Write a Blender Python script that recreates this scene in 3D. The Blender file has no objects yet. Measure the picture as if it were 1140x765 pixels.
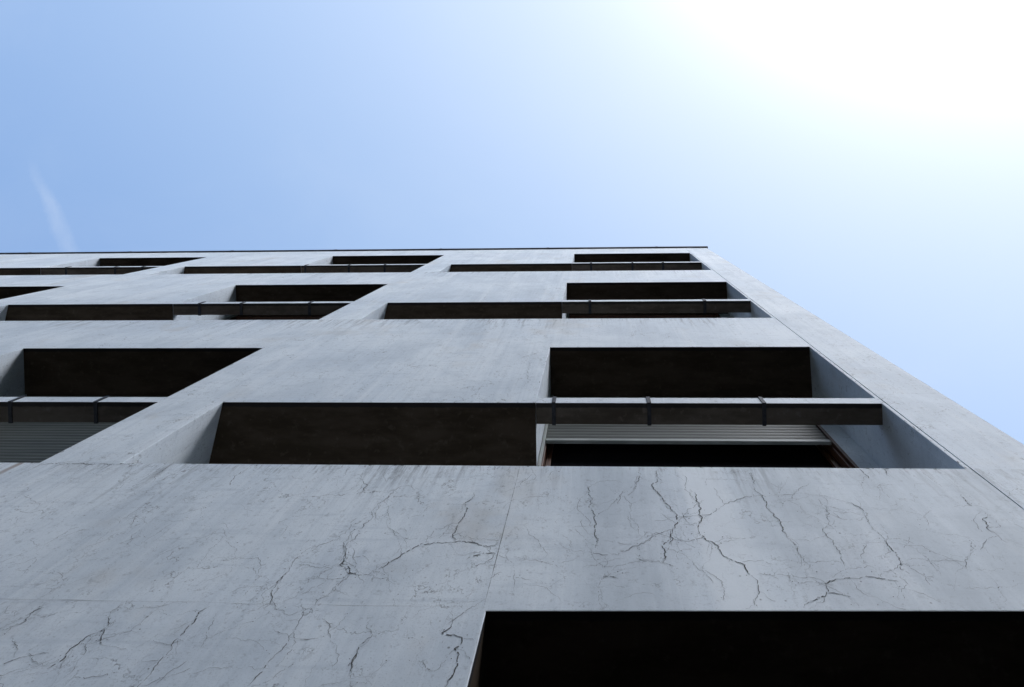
import bpy, bmesh, math, random
from mathutils import Vector, Matrix

random.seed(7)
scene = bpy.context.scene
COL = scene.collection

# ---------------------------------------------------------------- dimensions
EYE = 1.6                      # camera height above the pavement
D = 1.3                        # camera to facade
ZB, FLOOR = 2.73 + EYE, 2.902  # sill of the first row, storey height
HRB, HRT, HT = .7753, .8613, 1.9389   # beam underside, beam top, opening top above the sill
XL, XU, XR, BAY = -2.222, -.3563, 1.6125, 4.236
XE = 2.03                      # corner of the building
ZROOF = 11.233 + EYE
XS, ZS = -.343, 1.815 + EYE     # ground floor opening: left edge and head
XW = -26.0                     # far left end of the facade
NICHE = .56                    # depth of the recesses
WIN = .375                     # depth of the window plane
BEAM_D = .125
NBAY = 3
SUN_DIR = Vector((.72, -.92, 1.0)).normalized()   # towards the hazy sun
SKY_STRENGTH, SKY_AIR, SKY_DUST, SKY_OZONE = .10, 1.0, 1.0, 1.0
SUN_E, SUN_ANG = 1.0, 28
EXPOSURE = 1.0
NISH = .2
VEIL = ((9.1, 42.0), (7.75, 62.0), (7.2, 115.0))
AUREOLE = (27.0, 33.0, 43.0)
DR = 0.0
WISP, WISP_L = .15, 5.2
BLOCKER_H = 21.5  # crest height of the added slope that blocks low sky
CRACKS = [
 (3, [(-0.947,2.158),(-0.985,2.125),(-1.025,2.1),(-1.042,2.054),(-1.04,1.994),(-1.043,1.937),(-1.043,1.898),(-1.026,1.846),(-1.02,1.804)]),
 (2, [(-0.899,2.23),(-0.916,2.169),(-0.889,2.075),(-0.875,2.014),(-0.828,1.966),(-0.79,1.95)]),
 (2.5, [(-0.825,1.958),(-0.847,1.91),(-0.851,1.872),(-0.875,1.836),(-0.872,1.808)]),
 (3, [(-1.198,1.797),(-1.216,1.772),(-1.204,1.739),(-1.203,1.689),(-1.202,1.636),(-1.201,1.591),(-1.196,1.548),(-1.198,1.506),(-1.196,1.46)]),
 (2, [(-1.485,1.793),(-1.471,1.739),(-1.45,1.702),(-1.471,1.676),(-1.477,1.64),(-1.473,1.584),(-1.487,1.551)]),
 (2, [(-1.45,1.702),(-1.433,1.665),(-1.409,1.636)]),
 (1.8, [(-1.711,1.781),(-1.73,1.753),(-1.714,1.72),(-1.733,1.701),(-1.755,1.674)]),
 (1.6, [(-1.649,1.762),(-1.661,1.748),(-1.685,1.737)]),
 (1.8, [(-0.899,1.793),(-0.887,1.728),(-0.89,1.679),(-0.891,1.621),(-0.9,1.588),(-0.903,1.546),(-0.912,1.511)]),
 (1.5, [(-1.535,1.607),(-1.573,1.594),(-1.601,1.586),(-1.624,1.563)]),
 (3, [(-1.488,2.69),(-1.497,2.666),(-1.502,2.637)]),
 (2, [(-1.973,2.695),(-1.973,2.644),(-1.98,2.615)]),
 (1.5, [(-1.598,2.665),(-1.605,2.592),(-1.585,2.524)]),
 (1.5, [(-0.796,1.675),(-0.827,1.673),(-0.853,1.67)]),
 (1.8, [(-0.67,1.632),(-0.672,1.594),(-0.656,1.542)]),
 (3, [(-2.609,2.705),(-2.545,2.719),(-2.494,2.713),(-2.436,2.717),(-2.355,2.712),(-2.283,2.716),(-2.19,2.705)]),
 (1.8, [(-1.045,2.687),(-1.021,2.587),(-0.972,2.494)]),
 (1.8, [(-0.774,2.55),(-0.831,2.536),(-0.863,2.47),(-0.875,2.409),(-0.89,2.361),(-0.872,2.294),(-0.894,2.209),(-0.904,2.13),(-0.877,2.04),(-0.879,2.006),(-0.836,1.965),(-0.784,1.955)]),
 (2.6, [(-0.836,1.965),(-0.783,1.954),(-0.74,1.951),(-0.734,1.92)]),
 (2.2, [(-0.351,2.138),(-0.393,2.118),(-0.443,2.14),(-0.512,2.144),(-0.567,2.137),(-0.634,2.132),(-0.658,2.098),(-0.693,2.047),(-0.718,2.026),(-0.736,1.984)]),
 (2, [(-0.355,2.086),(-0.393,2.082),(-0.428,2.067),(-0.452,2.049)]),
 (2, [(-0.36,2.083),(-0.366,2.054),(-0.379,2.037)]),
 (2, [(-0.518,2.489),(-0.53,2.391),(-0.523,2.3),(-0.529,2.247),(-0.535,2.196),(-0.513,2.148)]),
 (2.2, [(-0.451,1.791),(-0.433,1.758),(-0.435,1.727),(-0.454,1.708),(-0.42,1.703),(-0.392,1.691),(-0.39,1.668),(-0.404,1.65),(-0.386,1.629),(-0.382,1.591),(-0.387,1.56),(-0.399,1.525)]),
 (1.6, [(-0.675,1.759),(-0.652,1.685),(-0.675,1.649),(-0.67,1.605),(-0.662,1.552)]),
 (2.4, [(0.259,2.691),(0.255,2.593),(0.226,2.566),(0.246,2.501),(0.263,2.428),(0.292,2.36)]),
 (1.6, [(-0.054,2.561),(-0.033,2.472),(-0.02,2.354),(-0.014,2.226),(-0.003,2.112)]),
 (1.2, [(0.264,2.232),(0.197,2.191),(0.13,2.133),(0.073,2.095),(0.002,2.085),(-0.069,2.101),(-0.149,2.146)]),
 (2, [(0.27,2.232),(0.257,2.173),(0.223,2.126),(0.214,2.046)]),
 (1.6, [(0.248,2.022),(0.209,2.046),(0.167,2.054),(0.125,2.065)]),
 (1.6, [(0.182,2.69),(0.168,2.592),(0.15,2.525)]),
 (1.3, [(-0.0,1.815),(0.001,1.929),(0.021,1.968),(0.062,1.957)]),
 (1.2, [(0.024,2.077),(0.027,1.973)]),
 (2.2, [(0.381,2.529),(0.395,2.454),(0.391,2.361),(0.367,2.254),(0.382,2.175),(0.419,2.139),(0.437,2.068),(0.487,2.035),(0.49,1.987),(0.503,1.941),(0.496,1.896),(0.466,1.853),(0.477,1.824)]),
 (2.4, [(0.262,2.405),(0.294,2.36),(0.299,2.294),(0.269,2.212),(0.249,2.144)]),
 (1.7, [(0.666,2.683),(0.648,2.559),(0.663,2.471),(0.664,2.366),(0.677,2.27),(0.676,2.191),(0.688,2.126),(0.691,2.056),(0.7,2.007)]),
 (1.8, [(0.523,1.995),(0.571,1.985),(0.62,1.982),(0.668,1.975),(0.706,1.968),(0.719,1.938)]),
 (2.8, [(0.719,1.938),(0.716,1.916),(0.695,1.887),(0.649,1.865),(0.611,1.836)]),
 (1.8, [(0.714,1.938),(0.766,1.97),(0.818,1.975),(0.863,1.987),(0.906,1.973),(0.951,1.963)]),
 (2, [(0.706,1.901),(0.738,1.899),(0.771,1.886)]),
 (2, [(0.988,2.441),(1.017,2.395),(1.012,2.329),(1.004,2.246),(1.017,2.188),(1.012,2.133),(1.009,2.072),(0.99,2.022),(1.007,2.006)]),
 (1.3, [(0.881,2.487),(0.927,2.476),(0.988,2.441)]),
 (1.2, [(0.384,2.317),(0.483,2.397),(0.571,2.457),(0.653,2.483),(0.744,2.49),(0.85,2.506)]),
 (1.2, [(0.88,2.416),(0.855,2.284),(0.825,2.147),(0.825,2.094),(0.812,2.034)]),
 (1.8, [(1.477,2.359),(1.437,2.326),(1.419,2.274),(1.427,2.235),(1.434,2.178)]),
 (2, [(1.466,2.509),(1.456,2.461),(1.456,2.421)]),
 (1.2, [(1.314,2.185),(1.26,2.103),(1.199,2.018)]),
 (2, [(1.258,2.735),(1.252,2.649)]),
 (2, [(1.156,2.719),(1.152,2.634)]),
 (1.4, [(-0.537,4.564),(-0.499,4.382),(-0.456,4.214),(-0.464,4.059),(-0.445,3.961),(-0.448,3.78)]),
 (1.0, [(-1.263,4.385),(-1.299,4.271),(-1.342,4.136),(-1.366,4.059)]),
]

# ---------------------------------------------------------------- materials
def new_mat(name):
    m = bpy.data.materials.new(name)
    m.use_nodes = True
    nt = m.node_tree
    bsdf = nt.nodes['Principled BSDF']
    return m, nt, bsdf

class NB:
    """small node-building helper"""
    def __init__(self, nt):
        self.nt = nt
        self.co = nt.nodes.new('ShaderNodeTexCoord').outputs['Object']
    def n(self, kind, **kw):
        nd = self.nt.nodes.new(kind)
        for k, v in kw.items():
            setattr(nd, k, v)
        return nd
    def link(self, a, b):
        self.nt.links.new(a, b)
    def put(self, sock, v):
        if isinstance(v, bpy.types.NodeSocket):
            self.link(v, sock)
        else:
            sock.default_value = v
    def scaled(self, s, co=None):
        m = self.n('ShaderNodeMapping')
        m.inputs['Scale'].default_value = s
        self.link(co or self.co, m.inputs['Vector'])
        return m.outputs[0]
    def noise(self, scale, detail=4, rough=.55, co=None, dist=0.0, out='Fac'):
        t = self.n('ShaderNodeTexNoise')
        t.inputs['Scale'].default_value = scale
        t.inputs['Detail'].default_value = detail
        t.inputs['Roughness'].default_value = rough
        t.inputs['Distortion'].default_value = dist
        self.link(co or self.co, t.inputs['Vector'])
        return t.outputs[out]
    def math(self, op, a, b=0.0, c=0.0, clamp=False):
        m = self.n('ShaderNodeMath', operation=op, use_clamp=clamp)
        self.put(m.inputs[0], a); self.put(m.inputs[1], b); self.put(m.inputs[2], c)
        return m.outputs[0]
    def remap(self, v, a, b, c=0.0, d=1.0, smooth=True):
        m = self.n('ShaderNodeMapRange', interpolation_type='SMOOTHSTEP' if smooth else 'LINEAR')
        self.put(m.inputs[0], v)
        for i, x in enumerate((a, b, c, d)):
            m.inputs[i + 1].default_value = x
        return m.outputs[0]
    def mix(self, f, a, b, blend='MIX'):
        m = self.n('ShaderNodeMix', data_type='RGBA', blend_type=blend)
        self.put(m.inputs[0], f)
        for s, v in ((m.inputs[6], a), (m.inputs[7], b)):
            self.put(s, v if isinstance(v, bpy.types.NodeSocket) else (*v, 1.0))
        return m.outputs[2]
    def sep(self, co=None):
        s = self.n('ShaderNodeSeparateXYZ')
        self.link(co or self.co, s.inputs[0])
        return s.outputs
    def bump(self, h, strength, dist):
        b = self.n('ShaderNodeBump')
        b.inputs['Strength'].default_value = strength
        b.inputs['Distance'].default_value = dist
        self.link(h, b.inputs['Height'])
        return b.outputs[0]

def concrete():
    m, nt, bs = new_mat('weathered_concrete')
    b = NB(nt)
    x, y, z = b.sep()
    big = b.noise(.9, 5, .6)
    patch = b.noise(2.6, 6, .62, dist=.4)
    streak = b.noise(1.0, 5, .6, co=b.scaled((5.5, 5.5, .35)))
    streak2 = b.noise(1.0, 4, .6, co=b.scaled((19, 19, .9)))
    fine = b.noise(38, 6, .7)
    grain = b.noise(160, 3, .7)
    col = b.mix(b.remap(big, .32, .68), CONC_A, CONC_B)
    col = b.mix(b.remap(patch, .40, .66, 0, .55), col, CONC_D)
    col = b.mix(b.remap(streak, .50, .66, 0, .38), col, CONC_C)
    streak3 = b.noise(1.0, 6, .72, co=b.scaled((46, 46, .55)))
    col = b.mix(b.remap(streak3, .52, .66, 0, .24), col, CONC_D)
    col = b.mix(b.remap(streak3, .34, .46, .26, 0), col, CONC_C)
    col = b.mix(b.remap(streak2, .52, .70, 0, .30), col, CONC_D)
    # warm, slightly rusty bloom in places
    col = b.mix(b.math('MULTIPLY', b.remap(b.noise(1.7, 4, .6), .56, .74), .30), col, (.46, .39, .30))
    # horizontal shutter-board marks
    board = b.noise(1.0, 5, .65, co=b.scaled((2.4, 2.4, 26)))
    col = b.mix(b.remap(board, .54, .68, 0, .36), col, CONC_D)
    # pitting and grain
    col = b.mix(b.remap(fine, .30, .44, .34, 0), col, (.17, .18, .19))
    col = b.mix(b.remap(fine, .60, .74, 0, .20), col, (.62, .62, .60))
    col = b.mix(b.remap(grain, .34, .46, .30, 0), col, (.24, .25, .26))
    # hairline crazing, broken up by noise
    dv = b.n('ShaderNodeVectorMath', operation='MULTIPLY_ADD')
    b.link(b.noise(5.0, 5, .65, out='Color'), dv.inputs[0])
    dv.inputs[1].default_value = (.34, .34, .34)
    b.link(b.co, dv.inputs[2])
    haircol = None
    heights = []
    for sc, w, mlo, mhi, amt in ((3.1, .0035, .46, .56, .62), (8.5, .006, .48, .58, .45), (19, .012, .50, .60, .26)):
        v = b.n('ShaderNodeTexVoronoi', feature='DISTANCE_TO_EDGE')
        v.inputs['Scale'].default_value = sc
        b.link(b.scaled((1, 1, .62), dv.outputs[0]), v.inputs['Vector'])
        line = b.remap(v.outputs['Distance'], w * .5, w * 2.6, 1, 0)
        gate = b.remap(b.noise(2.2 + sc * .3, 5, .7), mlo, mhi)
        thin = b.remap(b.noise(24, 3, .6), .38, .56)
        f = b.math('MULTIPLY', b.math('MULTIPLY', line, gate), thin)
        col = b.mix(b.math('MULTIPLY', f, amt), col, (.09, .085, .08))
        heights.append(f)
    # run-off stains hanging from each sill and each opening head
    zz = b.math('MODULO', b.math('SUBTRACT', z, ZB - 2 * FLOOR), FLOOR)
    below = b.math('SUBTRACT', FLOOR, zz)            # metres under the sill
    run = b.noise(1.0, 5, .68, co=b.scaled((30, 30, 2.2)))
    fade = b.remap(below, .0, .55, 1, 0)
    run_f = b.math('MULTIPLY', b.math('MULTIPLY', b.remap(run, .47, .70), fade), b.remap(b.noise(1.0, 3, .5, co=b.scaled((2.2, 2.2, .5))), .42, .62, .22, 1))
    col = b.mix(b.math('MULTIPLY', run_f, .74), col, (.13, .135, .14))
    run3 = b.noise(1.0, 4, .7, co=b.scaled((70, 70, 9)))
    col = b.mix(b.math('MULTIPLY', b.math('MULTIPLY', b.remap(run3, .52, .66), b.remap(below, 0, .16, 1, 0)), .55), col, (.10, .10, .11))
    # each pour has its own tone
    pour = b.math('ADD', b.math('GREATER_THAN', x, XS - .009), b.math('GREATER_THAN', x, XR + .028))
    col = b.mix(b.math('MULTIPLY', b.math('MODULO', pour, 2.0), .16), col, CONC_C)
    low = b.math('LESS_THAN', z, ZS)
    col = b.mix(b.math('MULTIPLY', low, .10), col, CONC_D)
    # a paler, patched strip beside the day-work joint
    px = b.math('ADD', x, b.math('MULTIPLY', b.noise(6, 4), .05))
    pale = b.math('MULTIPLY', b.math('MULTIPLY', b.remap(px, .36, .40), b.remap(px, .50, .60, 1, 0)), b.math('MULTIPLY', b.math('GREATER_THAN', z, ZS), b.math('LESS_THAN', z, ZB)))
    col = b.mix(b.math('MULTIPLY', pale, .70), col, CONC_C)
    # broad grey-brown weathering on the right-hand pours of the lower wall
    wet = b.noise(1.0, 5, .62, co=b.scaled((3.2, 3.2, 1.1)))
    sel = b.math('MULTIPLY', b.math('ADD', b.math('MULTIPLY', b.remap(px, -.12, .05), b.remap(px, .20, .36, 1, 0)), b.math('MULTIPLY', b.remap(px, .56, .70), b.math('LESS_THAN', x, XR + .026))), b.math('LESS_THAN', z, ZB))
    col = b.mix(b.math('MULTIPLY', sel, b.remap(wet, .30, .62, .12, .58)), col, (.375, .42, .46))
    # scattered black specks
    sp = b.n('ShaderNodeTexVoronoi'); sp.inputs['Scale'].default_value = 14
    b.link(b.co, sp.inputs['Vector'])
    spk = b.math('MULTIPLY', b.remap(sp.outputs['Distance'], .03, .075, 1, 0), b.remap(b.noise(9, 3), .50, .58))
    col = b.mix(b.math('MULTIPLY', spk, .65), col, (.08, .08, .08))
    # rusty run below the corner of the second bay's first opening
    rx = b.math('ADD', x, b.math('MULTIPLY', b.noise(7, 3), .02))
    rust = b.math('MULTIPLY', b.remap(b.math('ABSOLUTE', b.math('ADD', rx, 2.70)), .006, .022, 1, 0),
                  b.math('MULTIPLY', b.remap(z, ZB - .30, ZB - .03), b.math('LESS_THAN', z, ZB)))
    col = b.mix(b.math('MULTIPLY', rust, .6), col, (.22, .12, .055))
    bs.inputs['Roughness'].default_value = .6
    bs.inputs['Diffuse Roughness'].default_value = DR
    bs.inputs['Specular IOR Level'].default_value = .3
    b.link(col, bs.inputs['Base Color'])
    h = b.math('ADD', b.math('MULTIPLY', fine, .6), b.math('MULTIPLY', patch, 1.2))
    h = b.math('SUBTRACT', h, b.math('MULTIPLY', heights[0], .8))
    b.link(b.bump(h, .22, .004), bs.inputs['Normal'])
    return m

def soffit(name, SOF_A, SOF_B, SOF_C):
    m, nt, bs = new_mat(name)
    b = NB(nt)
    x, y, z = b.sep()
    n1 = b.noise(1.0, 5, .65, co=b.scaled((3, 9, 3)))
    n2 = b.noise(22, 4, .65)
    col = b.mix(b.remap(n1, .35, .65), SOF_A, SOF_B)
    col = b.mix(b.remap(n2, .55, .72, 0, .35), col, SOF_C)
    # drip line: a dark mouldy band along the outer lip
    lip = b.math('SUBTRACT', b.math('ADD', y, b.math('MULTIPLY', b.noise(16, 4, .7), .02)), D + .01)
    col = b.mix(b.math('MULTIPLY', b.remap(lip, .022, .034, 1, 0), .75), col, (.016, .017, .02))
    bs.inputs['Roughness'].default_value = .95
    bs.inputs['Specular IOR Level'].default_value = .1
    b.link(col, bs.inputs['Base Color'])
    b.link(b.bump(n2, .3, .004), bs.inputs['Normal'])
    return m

def simple(name, a, c, scale=8.0, rough=.6, metal=0.0, spec=.4, stretch=(1, 1, 1), bump=0.0):
    m, nt, bs = new_mat(name)
    b = NB(nt)
    n1 = b.noise(scale, 5, .6, co=b.scaled(stretch))
    b.link(b.mix(b.remap(n1, .35, .65), a, c), bs.inputs['Base Color'])
    bs.inputs['Roughness'].default_value = rough
    bs.inputs['Metallic'].default_value = metal
    bs.inputs['Specular IOR Level'].default_value = spec
    if bump:
        b.link(b.bump(n1, bump, .004), bs.inputs['Normal'])
    return m

CONC_A, CONC_B = (.61, .665, .72), (.72, .76, .79)
CONC_C, CONC_D = (.78, .81, .83), (.48, .53, .58)
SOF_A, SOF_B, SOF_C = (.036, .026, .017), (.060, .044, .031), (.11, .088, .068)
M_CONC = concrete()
M_SOF = soffit('dark_brown_soffit', SOF_A, SOF_B, SOF_C)  # mottled dark brown for recess undersides and deep walls of the ground-floor opening
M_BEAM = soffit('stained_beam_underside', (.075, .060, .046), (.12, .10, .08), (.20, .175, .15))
M_CRACK = simple('crack_dirt', (.06, .058, .055), (.17, .165, .16), 60, .95, spec=.05)
M_WOOD = simple('varnished_wood', (.045, .017, .008), (.085, .032, .013), 6, .5, stretch=(9, 9, 1), bump=.2)
M_SLAT = simple('grey_slat', (.042, .047, .041), (.075, .082, .072), 2.2, .5, stretch=(1, 1, 34))
M_BOX = simple('pale_enamel', (.20, .215, .20), (.27, .28, .265), 4, .45)
M_STRAP = simple('black_iron', (.012, .013, .018), (.03, .03, .035), 30, .6, spec=.3)
M_CAP = simple('dark_zinc', (.05, .055, .065), (.09, .095, .11), 5, .45, metal=.6)
M_PAVE = simple('pavement_asphalt', (.055, .055, .055), (.085, .084, .08), 3, .9, spec=.2, bump=.2)
M_KERB = simple('kerb_stone', (.25, .245, .235), (.32, .31, .30), 6, .85, spec=.2, bump=.2)
M_ROAD = simple('asphalt', (.042, .042, .043), (.062, .061, .06), 30, .9, spec=.25, bump=.3)

M_BLOCKER = simple('dark_blocker_slope', (.022, .035, .014), (.05, .07, .03), 1.5, .95, spec=.1, bump=.4)  # surface of the added, out-of-view sky blocker

def glass_mat():
    m, nt, bs = new_mat('dark_window_glass')
    b = NB(nt)
    b.link(b.mix(b.remap(b.noise(2, 3), .4, .6), (.006, .006, .007), (.010, .010, .012)), bs.inputs['Base Color'])
    bs.inputs['Roughness'].default_value = .12
    bs.inputs['Specular IOR Level'].default_value = .06
    return m
M_GLASS = glass_mat()

# ---------------------------------------------------------------- mesh helpers
def link_mesh(name, bm, mats, parent=None):
    me = bpy.data.meshes.new(name)
    bmesh.ops.recalc_face_normals(bm, faces=bm.faces)
    bm.to_mesh(me); bm.free()
    for m in (mats if isinstance(mats, (list, tuple)) else [mats]):
        me.materials.append(m)
    o = bpy.data.objects.new(name, me)
    COL.objects.link(o)
    if parent:
        o.parent = parent
    return o

def add_box(bm, x0, x1, y0, y1, z0, z1, mi=0, bevel=0.0):
    r = bmesh.ops.create_cube(bm, size=1.0)
    vs = r['verts']
    for v in vs:
        v.co = Vector(((x0 + x1) / 2 + v.co.x * (x1 - x0), (y0 + y1) / 2 + v.co.y * (y1 - y0), (z0 + z1) / 2 + v.co.z * (z1 - z0)))
    fs = {f for v in vs for f in v.link_faces}
    for f in fs:
        f.material_index = mi
    if bevel:
        es = list({e for v in vs for e in v.link_edges})
        bmesh.ops.bevel(bm, geom=es, offset=bevel, segments=2, affect='EDGES', profile=.5)
    return fs

def prism(bm, poly, y0, y1, inner=None):
    """closed prism along +Y from a polygon in (x, z); inner is the polygon at y1"""
    inner = inner or poly
    a = [bm.verts.new((px, y0, pz)) for px, pz in poly]
    c = [bm.verts.new((px, y1, pz)) for px, pz in inner]
    bm.faces.new(a); bm.faces.new(c[::-1])
    n = len(a)
    for i in range(n):
        bm.faces.new((a[i], c[i], c[(i + 1) % n], a[(i + 1) % n]))

def tag(o, label=None, cat=None, kind=None, group=None):
    for k, v in (('label', label), ('category', cat), ('kind', kind), ('group', group)):
        if v:
            o[k] = v
    return o

# ---------------------------------------------------------------- the building
bld = bpy.data.objects.new('apartment_building', None)
COL.objects.link(bld)
tag(bld, 'pale grey concrete apartment block with stepped window recesses, slim balcony beams and cracked facade', 'building')

def build_wall():
    bm = bmesh.new()
    add_box(bm, XW, XE, D, D + 11, -.3, ZROOF - .03)
    base = link_mesh('wall', bm, [M_CONC, M_SOF, M_CRACK])
    bm = bmesh.new()
    e = .30                                     # cutters start in front of the facade
    for r in range(3):
        z = ZB + r * FLOOR
        for k in range(NBAY):
            s = -k * BAY
            a, u, c = XL + s, XU + s, XR + s
            out = [(a, z), (c, z), (c, z + HT), (u, z + HT), (u, z + HRB), (a, z + HRB)]
            da, dc = .145, .03
            inn = [(a - da, z), (c + dc, z), (c + dc, z + HT), (u, z + HT), (u, z + HRB), (a - da, z + HRB)]
            t = e / NICHE                       # extend the splay forwards so that it is right at the facade
            fro = [(p[0] - (q[0] - p[0]) * t, p[1]) for p, q in zip(out, inn)]
            prism(bm, fro, D - e, D + NICHE, inn)
    # ground floor opening
    prism(bm, [(XS, -.6), (XR - .02, -.6), (XR - .02, ZS + .030), (XS, ZS - .016)], D - e, D + 3.2)
    add_box(bm, XS - 8.2, XS - 4.236 + 1.2, D - e, D + 3.2, -.6, ZS - .9)
    # expansion joint beside the corner pier, and the day-work joint above the ground floor
    add_box(bm, XR + .023, XR + .029, D - e, D + .0045, .0, ZROOF - .4)
    cut = link_mesh('cutter', bm, [M_CONC])
    md = base.modifiers.new('cut', 'BOOLEAN')
    md.operation = 'DIFFERENCE'; md.solver = 'EXACT'; md.object = cut; md.use_self = True
    dg = bpy.context.evaluated_depsgraph_get()
    me = bpy.data.meshes.new_from_object(base.evaluated_get(dg))
    base.modifiers.clear()
    bpy.data.objects.remove(cut)
    bm = bmesh.new(); bm.from_mesh(me); bpy.data.meshes.remove(me)
    bmesh.ops.remove_doubles(bm, verts=bm.verts, dist=1e-5)
    bmesh.ops.dissolve_limit(bm, angle_limit=.01, verts=bm.verts, edges=bm.edges)
    # soften the arrises of the openings
    ed = []
    for ed_ in bm.edges:
        if len(ed_.link_faces) != 2: continue
        v0, v1 = ed_.verts
        if abs(v0.co.y - D) < 1e-4 and abs(v1.co.y - D) < 1e-4 and ed_.calc_length() > .05:
            n0, n1 = ed_.link_faces[0].normal, ed_.link_faces[1].normal
            if n0.angle(n1, 0) > .5 and v0.co.z > .5: ed.append(ed_)
    bmesh.ops.bevel(bm, geom=ed, offset=.0035, segments=2, affect='EDGES', profile=.5, clamp_overlap=True)
    bm.normal_update()
    for f in bm.faces:
        f.smooth = False
        f.material_index = 0
        c = f.calc_center_median()
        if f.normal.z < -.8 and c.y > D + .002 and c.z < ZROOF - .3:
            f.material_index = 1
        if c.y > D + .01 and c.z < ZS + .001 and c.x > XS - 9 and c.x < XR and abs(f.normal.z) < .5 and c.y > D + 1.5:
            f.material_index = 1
    # cracks: thin, ragged, dirt-filled lines lying in the plane of the facade
    rnd = random.Random(11)
    y = D - .0012
    def blocked(x, z):
        if x > XE - .01: return True
        if XS - .008 < x < XR and z < ZS + .006 + (x - XS) * .0235 - .016: return True
        for k in range(NBAY):
            for r in range(3):
                z0 = ZB + r * FLOOR
                if XL - k * BAY - .006 < x < XR - k * BAY + .006 and z0 - .005 < z < z0 + HRB + .006: return True
                if XU - k * BAY - .006 < x < XR - k * BAY + .006 and z0 < z < z0 + HT + .006: return True
        return False
    def ribbon(pts, w0, jag=1.0):
        P = [Vector((px, 0, pz + EYE)) for px, pz in pts]
        # break every leg of the traced line into a ragged zigzag (midpoint displacement)
        for it in range(5):
            N = [P[0]]
            for p0, p1 in zip(P, P[1:]):
                seg = p1 - p0
                L = seg.length
                if L > .010:
                    nrm = Vector((-seg.z, 0, seg.x)) / L
                    N.append((p0 + p1) / 2 + nrm * rnd.uniform(-1, 1) * L * (.15 if it < 2 else .27) * jag + seg * rnd.uniform(-.1, .1))
                N.append(p1)
            P = N
        Q = P[:-1]
        Q.append(P[-1])
        m_ = len(Q); prev = None
        wob = 1.0
        for i, q in enumerate(Q):
            tdir = (Q[min(i + 1, m_ - 1)] - Q[max(i - 1, 0)])
            if tdir.length < 1e-6: continue
            tdir.normalize()
            nrm = Vector((-tdir.z, 0, tdir.x))
            env = min(1, 9 * i / m_ + .25) * min(1, 9 * (m_ - 1 - i) / m_ + .2)
            wob = max(.5, min(1.9, wob + rnd.gauss(0, .35)))
            w = w0 * .00043 * env * wob
            gap = rnd.random() < .10 * jag or blocked(q.x, q.z)
            a_, c_ = bm.verts.new((q.x + nrm.x * w, y, q.z + nrm.z * w)), bm.verts.new((q.x - nrm.x * w, y, q.z - nrm.z * w))
            if prev and not gap:
                f = bm.faces.new((prev[0], prev[1], c_, a_)); f.material_index = 2
            prev = (a_, c_)
            # spalled flecks and short side branches
            if rnd.random() < .09 * w0 * jag:
                p2 = q + Vector((rnd.gauss(0, .012), 0, rnd.gauss(0, .012)))
                rr = rnd.uniform(.0008, .0022)
                vs = [bm.verts.new((p2.x + rr * math.cos(a) * rnd.uniform(.6, 1.5), y, p2.z + rr * math.sin(a) * rnd.uniform(.6, 1.5))) for a in (0.2, 1.6, 2.9, 4.4)]
                if not blocked(p2.x, p2.z): bm.faces.new(vs).material_index = 2
    for w0, pts in CRACKS:
        ribbon(pts, min(w0, 2.2))
        # finer branches leaving the main crack
        for q0, q1 in zip(pts, pts[1:]):
            if rnd.random() < .55:
                t = rnd.random(); bx, bz = q0[0] + (q1[0] - q0[0]) * t, q0[1] + (q1[1] - q0[1]) * t
                ang = math.atan2(q1[1] - q0[1], q1[0] - q0[0]) + rnd.choice((-1, 1)) * rnd.uniform(.5, 1.3)
                br = [(bx, bz)]
                for j in range(rnd.randint(2, 4)):
                    st = rnd.uniform(.02, .07); ang += rnd.gauss(0, .45)
                    br.append((br[-1][0] + math.cos(ang) * st, br[-1][1] + math.sin(ang) * st))
                ribbon(br, .7)
    # many short hairlines over the lower wall, a few higher up
    for i in range(760):
        hi = i % 5 == 0
        hx = rnd.uniform(-4.5, XE - .05)
        hz = (rnd.uniform(ZB + 2.0, ZB + 2.85) + rnd.choice((0, FLOOR)) if hi else rnd.uniform(2.9, ZB - .02)) - EYE
        if hx > XS - .1 and hz + EYE < ZS + .03 and hx < XR: continue
        ang = rnd.choice((math.pi / 2, math.pi / 2, 0.1)) + rnd.gauss(0, .45)
        br = [(hx, hz)]
        for j in range(rnd.randint(2, 6)):
            st = rnd.uniform(.02, .06); ang += rnd.gauss(0, .4)
            nx, nzz = br[-1][0] + math.cos(ang) * st, br[-1][1] + math.sin(ang) * st
            if not (-5 < nx < XE - .02): break
            if not hi and (nzz + EYE > ZB - .006 or (nx > XS - .02 and nzz + EYE < ZS + .012)): break
            br.append((nx, nzz))
        if len(br) > 1: ribbon(br, rnd.uniform(.35, .85))
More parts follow.
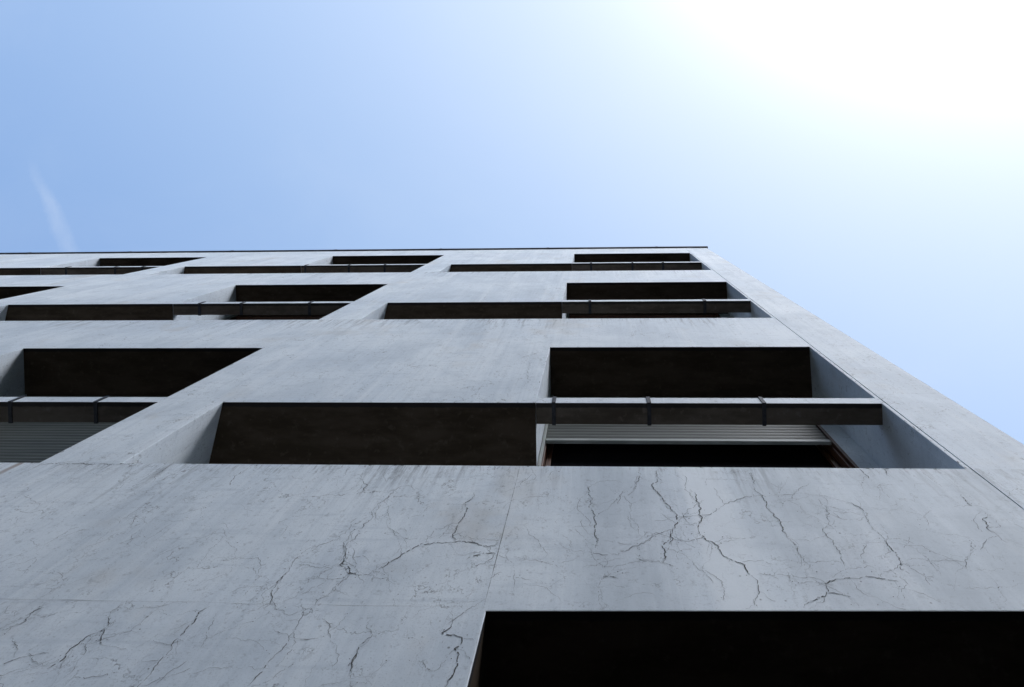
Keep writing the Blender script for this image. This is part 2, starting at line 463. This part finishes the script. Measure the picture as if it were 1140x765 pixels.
    # chips and dirt along the arrises of the openings
    for r in range(3):
        for k in range(NBAY):
            z0 = ZB + r * FLOOR; o = -k * BAY
            lines = [((XL + o, z0), (XR + o, z0), 0, -1, 46), ((XL + o, z0 + HRB), (XU + o, z0 + HRB), 0, 1, 14), ((XU + o, z0 + HT), (XR + o, z0 + HT), 0, 1, 16),
                     ((XR + o, z0), (XR + o, z0 + HT), 1, 0, 30), ((XU + o, z0 + HRT), (XU + o, z0 + HT), -1, 0, 8)]
            for (ax, az_), (cx_, cz), nx, nz_, cnt in lines:
                for i in range(cnt):
                    t = rnd.random() ** rnd.choice((1, 2.2))
                    t = t if rnd.random() < .5 else 1 - t
                    off = .0045 + abs(rnd.gauss(0, .004))
                    qx, qz = ax + (cx_ - ax) * t + nx * off, az_ + (cz - az_) * t + nz_ * off
                    rx_, rz = rnd.uniform(.001, .0035), rnd.uniform(.001, .0035)
                    if nx: rz *= rnd.uniform(1, 4)
                    else: rx_ *= rnd.uniform(1, 4)
                    vs = [bm.verts.new((qx + rx_ * math.cos(a) * rnd.uniform(.6, 1.2), y, qz + rz * math.sin(a) * rnd.uniform(.6, 1.2))) for a in (0.1, 1.2, 2.3, 3.3, 4.3, 5.3)]
                    bm.faces.new(vs).material_index = 2
    # day-work joints: nearly straight, hair-thin
    ribbon([(XW + i * .6, ZS - EYE) for i in range(int((XS - XW) / .6))] + [(XS - .01, ZS - EYE)], 2.0, .03)
    ribbon([(XS - .009, ZS - EYE + .01 + i * .149) for i in range(7)], 1.1, .03)
    old = base.data
    me = bpy.data.meshes.new('wall')
    bm.to_mesh(me); bm.free()
    for m in (M_CONC, M_SOF, M_CRACK): me.materials.append(m)
    base.data = me
    bpy.data.meshes.remove(old)
    base.parent = bld
    return base
wall = build_wall()

# roof edge flashing
bm = bmesh.new()
add_box(bm, XW - .02, XE + .03, D - .026, D + .45, ZROOF - .03, ZROOF + .022, bevel=.005)
for i in range(13):                               # seams of the flashing
    sx = XE - .9 - i * 2.0
    add_box(bm, sx - .02, sx + .02, D - .030, D + .44, ZROOF - .033, ZROOF + .030)
link_mesh('roof_edge', bm, M_CAP, bld)

# slim beams that cross the recesses in the plane of the facade
STRAPS = {
    (0, 0): (-.251, .300, .954), (0, 1): (-4.08, -3.54, -3.005), (0, 2): (-8.1, -7.5),
    (1, 0): (-.061, 1.14), (1, 1): (-4.294, -3.83, -3.077), (1, 2): (-8.4, -7.3),
    (2, 0): (-.062, .569, 1.033), (2, 1): (-4.522, -3.831, -3.266), (2, 2): (-8.405, -7.597, -7.15),
}
def build_beam(r, k):
    z = ZB + r * FLOOR
    x0, x1 = XU - k * BAY + .001, XR - k * BAY + .006
    bm = bmesh.new()
    add_box(bm, x0, x1, D + .0005, D + BEAM_D, z + HRB, z + HRT, bevel=.003)
    bm.normal_update()
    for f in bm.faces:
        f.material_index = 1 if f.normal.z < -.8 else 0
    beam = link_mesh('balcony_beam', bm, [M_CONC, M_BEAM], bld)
    for sx in STRAPS[(r, k)]:
        bm = bmesh.new()
        w = .011 if r == 0 else .015
        add_box(bm, sx - w, sx + w, D - .005, D + .002, z + HRB - .006, z + HRT + .004)
        add_box(bm, sx - w, sx + w, D + .0022, D + BEAM_D + .004, z + HRB - .0058, z + HRB + .002)
        add_box(bm, sx - w, sx + w, D + .0022, D + BEAM_D + .004, z + HRT - .002, z + HRT + .0038)
        link_mesh('strap', bm, M_STRAP, beam)
    return beam

def build_window(r, k, drop):
    """drop: how far the roller shutter hangs, as a share of the window height"""
    z0, z1 = ZB + r * FLOOR + .004, ZB + r * FLOOR + HT - .003
    x0, x1 = XU - k * BAY + .003, XR - k * BAY - .128
    y = D + WIN
    e = bpy.data.objects.new('window', None)
    COL.objects.link(e); e.parent = bld
    bm = bmesh.new()
    fw, fd = .028, .06
    add_box(bm, x0, x0 + fw, y + .02, y + .02 + fd, z0, z1, bevel=.004)
    add_box(bm, x1 - fw, x1, y + .02, y + .02 + fd, z0, z1, bevel=.004)
    add_box(bm, x0 + fw, x1 - fw, y + .021, y + .019 + fd, z0, z0 + .07, bevel=.004)
    add_box(bm, x0 + fw, x1 - fw, y + .021, y + .019 + fd, z1 - .06, z1, bevel=.004)
    link_mesh('frame', bm, M_WOOD, e)
    bm = bmesh.new()
    add_box(bm, x1 + .001, x1 + .19, y + .022, D + NICHE + .05, z0 - .05, z1 + .05, bevel=.004)
    link_mesh('jamb', bm, M_CONC, e)
    for a, c in ((x0 + fw + .004, x1 - fw - .004),):
        bm = bmesh.new()
        yy = y + .075
        b0, b1 = z0 + .074, z1 - .064
        add_box(bm, a, a + .03, yy, yy + .045, b0, b1, bevel=.003)
        add_box(bm, c - .03, c, yy, yy + .045, b0, b1, bevel=.003)
        add_box(bm, a + .03, c - .03, yy + .001, yy + .044, b0, b0 + .05, bevel=.003)
        add_box(bm, a + .03, c - .03, yy + .001, yy + .044, b1 - .05, b1, bevel=.003)
        sash = link_mesh('sash', bm, M_WOOD, e)
        bm = bmesh.new()
        add_box(bm, a + .028, c - .028, yy + .020, yy + .026, b0 + .046, b1 - .046)
        link_mesh('pane', bm, M_GLASS, sash)
    # roller shutter: curtain of slats hanging in front of the frame, with a bottom rail and side guides
    for a, c, mt in ((x0, x0 + .020, M_BOX), (x1 - .020, x1, M_WOOD)):
        bm = bmesh.new()
        add_box(bm, a, c, y - .008, y + .0185, z0, z1 - .002, bevel=.002)
        link_mesh('guide_rail', bm, mt, e)
    if not drop:
        return e
    zb = z1 - (z1 - z0) * drop
    bm = bmesh.new()
    n = max(1, int((z1 - zb) / .042))
    st = (z1 - zb) / n
    prof = [(0.0, 0.0), (-.0035, .25), (-.005, .5), (-.0035, .75), (0.0, .93), (.004, .94), (.004, 1.0)]
    rows = []
    for i in range(n):
        for py, pz in prof:
            zz = zb + (i + pz) * st
            rows.append((bm.verts.new((x0 + .022, y + .008 + py, zz)), bm.verts.new((x1 - .022, y + .008 + py, zz)),))
    for p, q in zip(rows, rows[1:]):
        bm.faces.new((p[0], p[1], q[1], q[0]))
    back = [(bm.verts.new((x0 + .022, y + .017, zb)), bm.verts.new((x1 - .022, y + .017, zb))), (bm.verts.new((x0 + .022, y + .017, z1)), bm.verts.new((x1 - .022, y + .017, z1)))]
    bm.faces.new((back[0][0], back[1][0], back[1][1], back[0][1]))
    bm.faces.new((rows[0][0], back[0][0], back[0][1], rows[0][1]))
    bm.faces.new((rows[-1][0], rows[-1][1], back[1][1], back[1][0]))
    sh = link_mesh('roller_shutter', bm, M_SLAT, e)
    bm = bmesh.new()
    add_box(bm, x0 + .021, x1 - .021, y - .006, y + .018, zb - .032, zb - .0005, bevel=.003)
    link_mesh('bottom_rail', bm, M_BOX, sh)
    return e

DROP = {(0, 0): .405, (0, 1): .98}
for r in range(3):
    for k in range(NBAY):
        build_beam(r, k)
        build_window(r, k, DROP.get((r, k), 0))

# ---------------------------------------------------------------- the ground
bm = bmesh.new()
g = 3000
vs = [bm.verts.new(p) for p in ((-g, -g, -.15), (g, -g, -.15), (g, g, -.15), (-g, g, -.15))]
bm.faces.new(vs)
tag(link_mesh('ground', bm, M_ROAD), kind='structure')
bm = bmesh.new()
add_box(bm, -60, 60, -1.2, D + 4.4, -.149, .0)
tag(link_mesh('pavement', bm, M_PAVE), kind='structure')
bm = bmesh.new()
for i in range(100):
    add_box(bm, -60 + i * 1.2, -60 + i * 1.2 + 1.192, -1.36, -1.203, -.149, .006, bevel=.012)
tag(link_mesh('kerb', bm, M_KERB), kind='structure')

# added unseen slope: blocks the low bright sky and darkens the lower facade
bm = bmesh.new()
rnd = random.Random(5)
NX, prof_y = 60, [(-7.5, -.16), (-8.3, .10 * BLOCKER_H), (-9.5, .28 * BLOCKER_H), (-11.5, .58 * BLOCKER_H), (-13.5, .83 * BLOCKER_H), (-16, BLOCKER_H), (-24, BLOCKER_H + 1.0), (-60, BLOCKER_H - 2), (-130, -.5)]
grid = []
for i in range(NX + 1):
    xx = -70 + 140 * i / NX
    endf = min(1, (70 - abs(xx)) / 18)
    grid.append([bm.verts.new((xx + rnd.gauss(0, .25), yy + (rnd.gauss(0, .35) if j else 0), max(-.16, zz * endf + (rnd.gauss(0, .4) if 1 < j < 8 and zz > 0 else 0)))) for j, (yy, zz) in enumerate(prof_y)])
for p, q in zip(grid, grid[1:]):
    for j in range(len(prof_y) - 1):
        bm.faces.new((p[j], q[j], q[j + 1], p[j + 1]))
sky_blocker = link_mesh('unseen_sky_blocker', bm, M_BLOCKER)
for pl in sky_blocker.data.polygons: pl.use_smooth = True
tag(sky_blocker, kind='structure')

# ---------------------------------------------------------------- sky and sun
el = math.asin(SUN_DIR.z)
az = math.atan2(SUN_DIR.x, SUN_DIR.y)
w = bpy.data.worlds.new('World')
scene.world = w
w.use_nodes = True
nt = w.node_tree
nt.nodes.clear()
out = nt.nodes.new('ShaderNodeOutputWorld')
bg = nt.nodes.new('ShaderNodeBackground')
sky = nt.nodes.new('ShaderNodeTexSky')
sky.sky_type = 'NISHITA'
sky.sun_disc = False
sky.sun_elevation = el
sky.sun_rotation = az
sky.altitude = 100
sky.air_density = SKY_AIR
sky.dust_density = SKY_DUST
sky.ozone_density = SKY_OZONE
bg.inputs['Strength'].default_value = SKY_STRENGTH
# a torn vapour trail high up: a band in the plane of direction (x/z, y/z)
b = NB(nt)
gen = nt.nodes['Texture Coordinate'].outputs['Generated']
x, y, z = b.sep(gen)
zc = b.math('MAXIMUM', z, .05)
px, py = b.math('DIVIDE', x, zc), b.math('DIVIDE', y, zc)
A0, A1 = Vector((-.968, -.065)), Vector((-.893, .125))
dv = (A1 - A0).normalized()
cmb = b.n('ShaderNodeCombineXYZ'); b.link(px, cmb.inputs[0]); b.link(py, cmb.inputs[1])
nz = b.noise(16, 5, .65, co=cmb.outputs[0])
nz2 = b.noise(1, 5, .6, co=b.scaled((40, 14, 1), cmb.outputs[0]))
qx, qy = b.math('SUBTRACT', px, A0.x), b.math('SUBTRACT', py, A0.y)
along = b.math('ADD', b.math('MULTIPLY', qx, dv.x), b.math('MULTIPLY', qy, dv.y))
across = b.math('SUBTRACT', b.math('MULTIPLY', qx, -dv.y), b.math('MULTIPLY', qy, -dv.x))
across = b.math('ADD', across, b.math('MULTIPLY', b.math('SUBTRACT', nz, .5), .030))
wid = b.math('ADD', b.math('MULTIPLY', b.math('MAXIMUM', along, 0.0), .060), .006)
band = b.remap(b.math('DIVIDE', b.math('ABSOLUTE', across), wid), .1, 1.7, 1, 0)
ends = b.math('MULTIPLY', b.remap(along, .0, .10), b.remap(along, .26, .36, 1, 0))
f = b.math('MULTIPLY', b.math('MULTIPLY', band, ends), b.remap(nz2, .25, .7, .45, 1))
thin = b.remap(b.noise(2.2, 5, .6, co=cmb.outputs[0], dist=.5), .42, .8, 0, .05)
f = b.math('MAXIMUM', b.math('MULTIPLY', f, WISP), thin)
# thin high haze: brightens towards the sun, each colour fading at its own rate
dt = b.n('ShaderNodeVectorMath', operation='DOT_PRODUCT')
nrm = b.n('ShaderNodeVectorMath', operation='NORMALIZE')
b.link(gen, nrm.inputs[0]); b.link(nrm.outputs[0], dt.inputs[0])
dt.inputs[1].default_value = SUN_DIR
ang = b.math('MULTIPLY', b.math('ARCCOSINE', b.math('MINIMUM', dt.outputs['Value'], .9999)), 180 / math.pi)
veil = b.n('ShaderNodeCombineColor')
for i, (amp, dec) in enumerate(VEIL):
    aur = b.math('MULTIPLY', b.math('EXPONENT', b.math('MULTIPLY', b.math('MULTIPLY', ang, ang), -1 / 256)), AUREOLE[i])
    b.link(b.math('MULTIPLY_ADD', b.math('EXPONENT', b.math('MULTIPLY', ang, -1 / dec)), amp, aur), veil.inputs[i])
base = b.mix(1.0, sky.outputs[0], (NISH, NISH, NISH), 'MULTIPLY')
base = b.mix(1.0, base, veil.outputs[0], 'ADD')
colr = b.mix(f, base, (WISP_L * .97, WISP_L, WISP_L * 1.04))
nt.links.new(colr, bg.inputs['Color'])
nt.links.new(bg.outputs[0], out.inputs['Surface'])

sd = bpy.data.lights.new('sun', 'SUN')
sd.energy = SUN_E
sd.angle = math.radians(SUN_ANG)
sd.color = (1.0, .965, .91)
so = bpy.data.objects.new('sun', sd)
COL.objects.link(so)
so.rotation_euler = SUN_DIR.to_track_quat('Z', 'Y').to_euler()

# ---------------------------------------------------------------- camera
R = [[0.99893, 0.014309, 0.043979], [-0.013424, 0.999703, -0.020364], [-0.044257, 0.019752, 0.998825]]
cam = bpy.data.cameras.new('camera')
cam.sensor_fit = 'HORIZONTAL'
cam.sensor_width = 36
cam.lens = 678.78 / 1140 * 36
cam.shift_x = (570 - 631.39) / 1140
cam.shift_y = (212.24 - 382.5) / 1140
cam.clip_start = .05
cam.clip_end = 10000
co = bpy.data.objects.new('camera', cam)
COL.objects.link(co)
m3 = Matrix(((R[0][0], -R[1][0], -R[2][0]), (R[0][1], -R[1][1], -R[2][1]), (R[0][2], -R[1][2], -R[2][2])))
co.matrix_world = Matrix.Translation((0, 0, EYE)) @ m3.to_4x4()
scene.camera = co

scene.render.engine = 'CYCLES'
scene.view_settings.view_transform = 'Standard'
scene.view_settings.look = 'None'
scene.view_settings.gamma = 1.0
scene.view_settings.exposure = EXPOSURE
scene.cycles.max_bounces = 8
scene.cycles.diffuse_bounces = 5
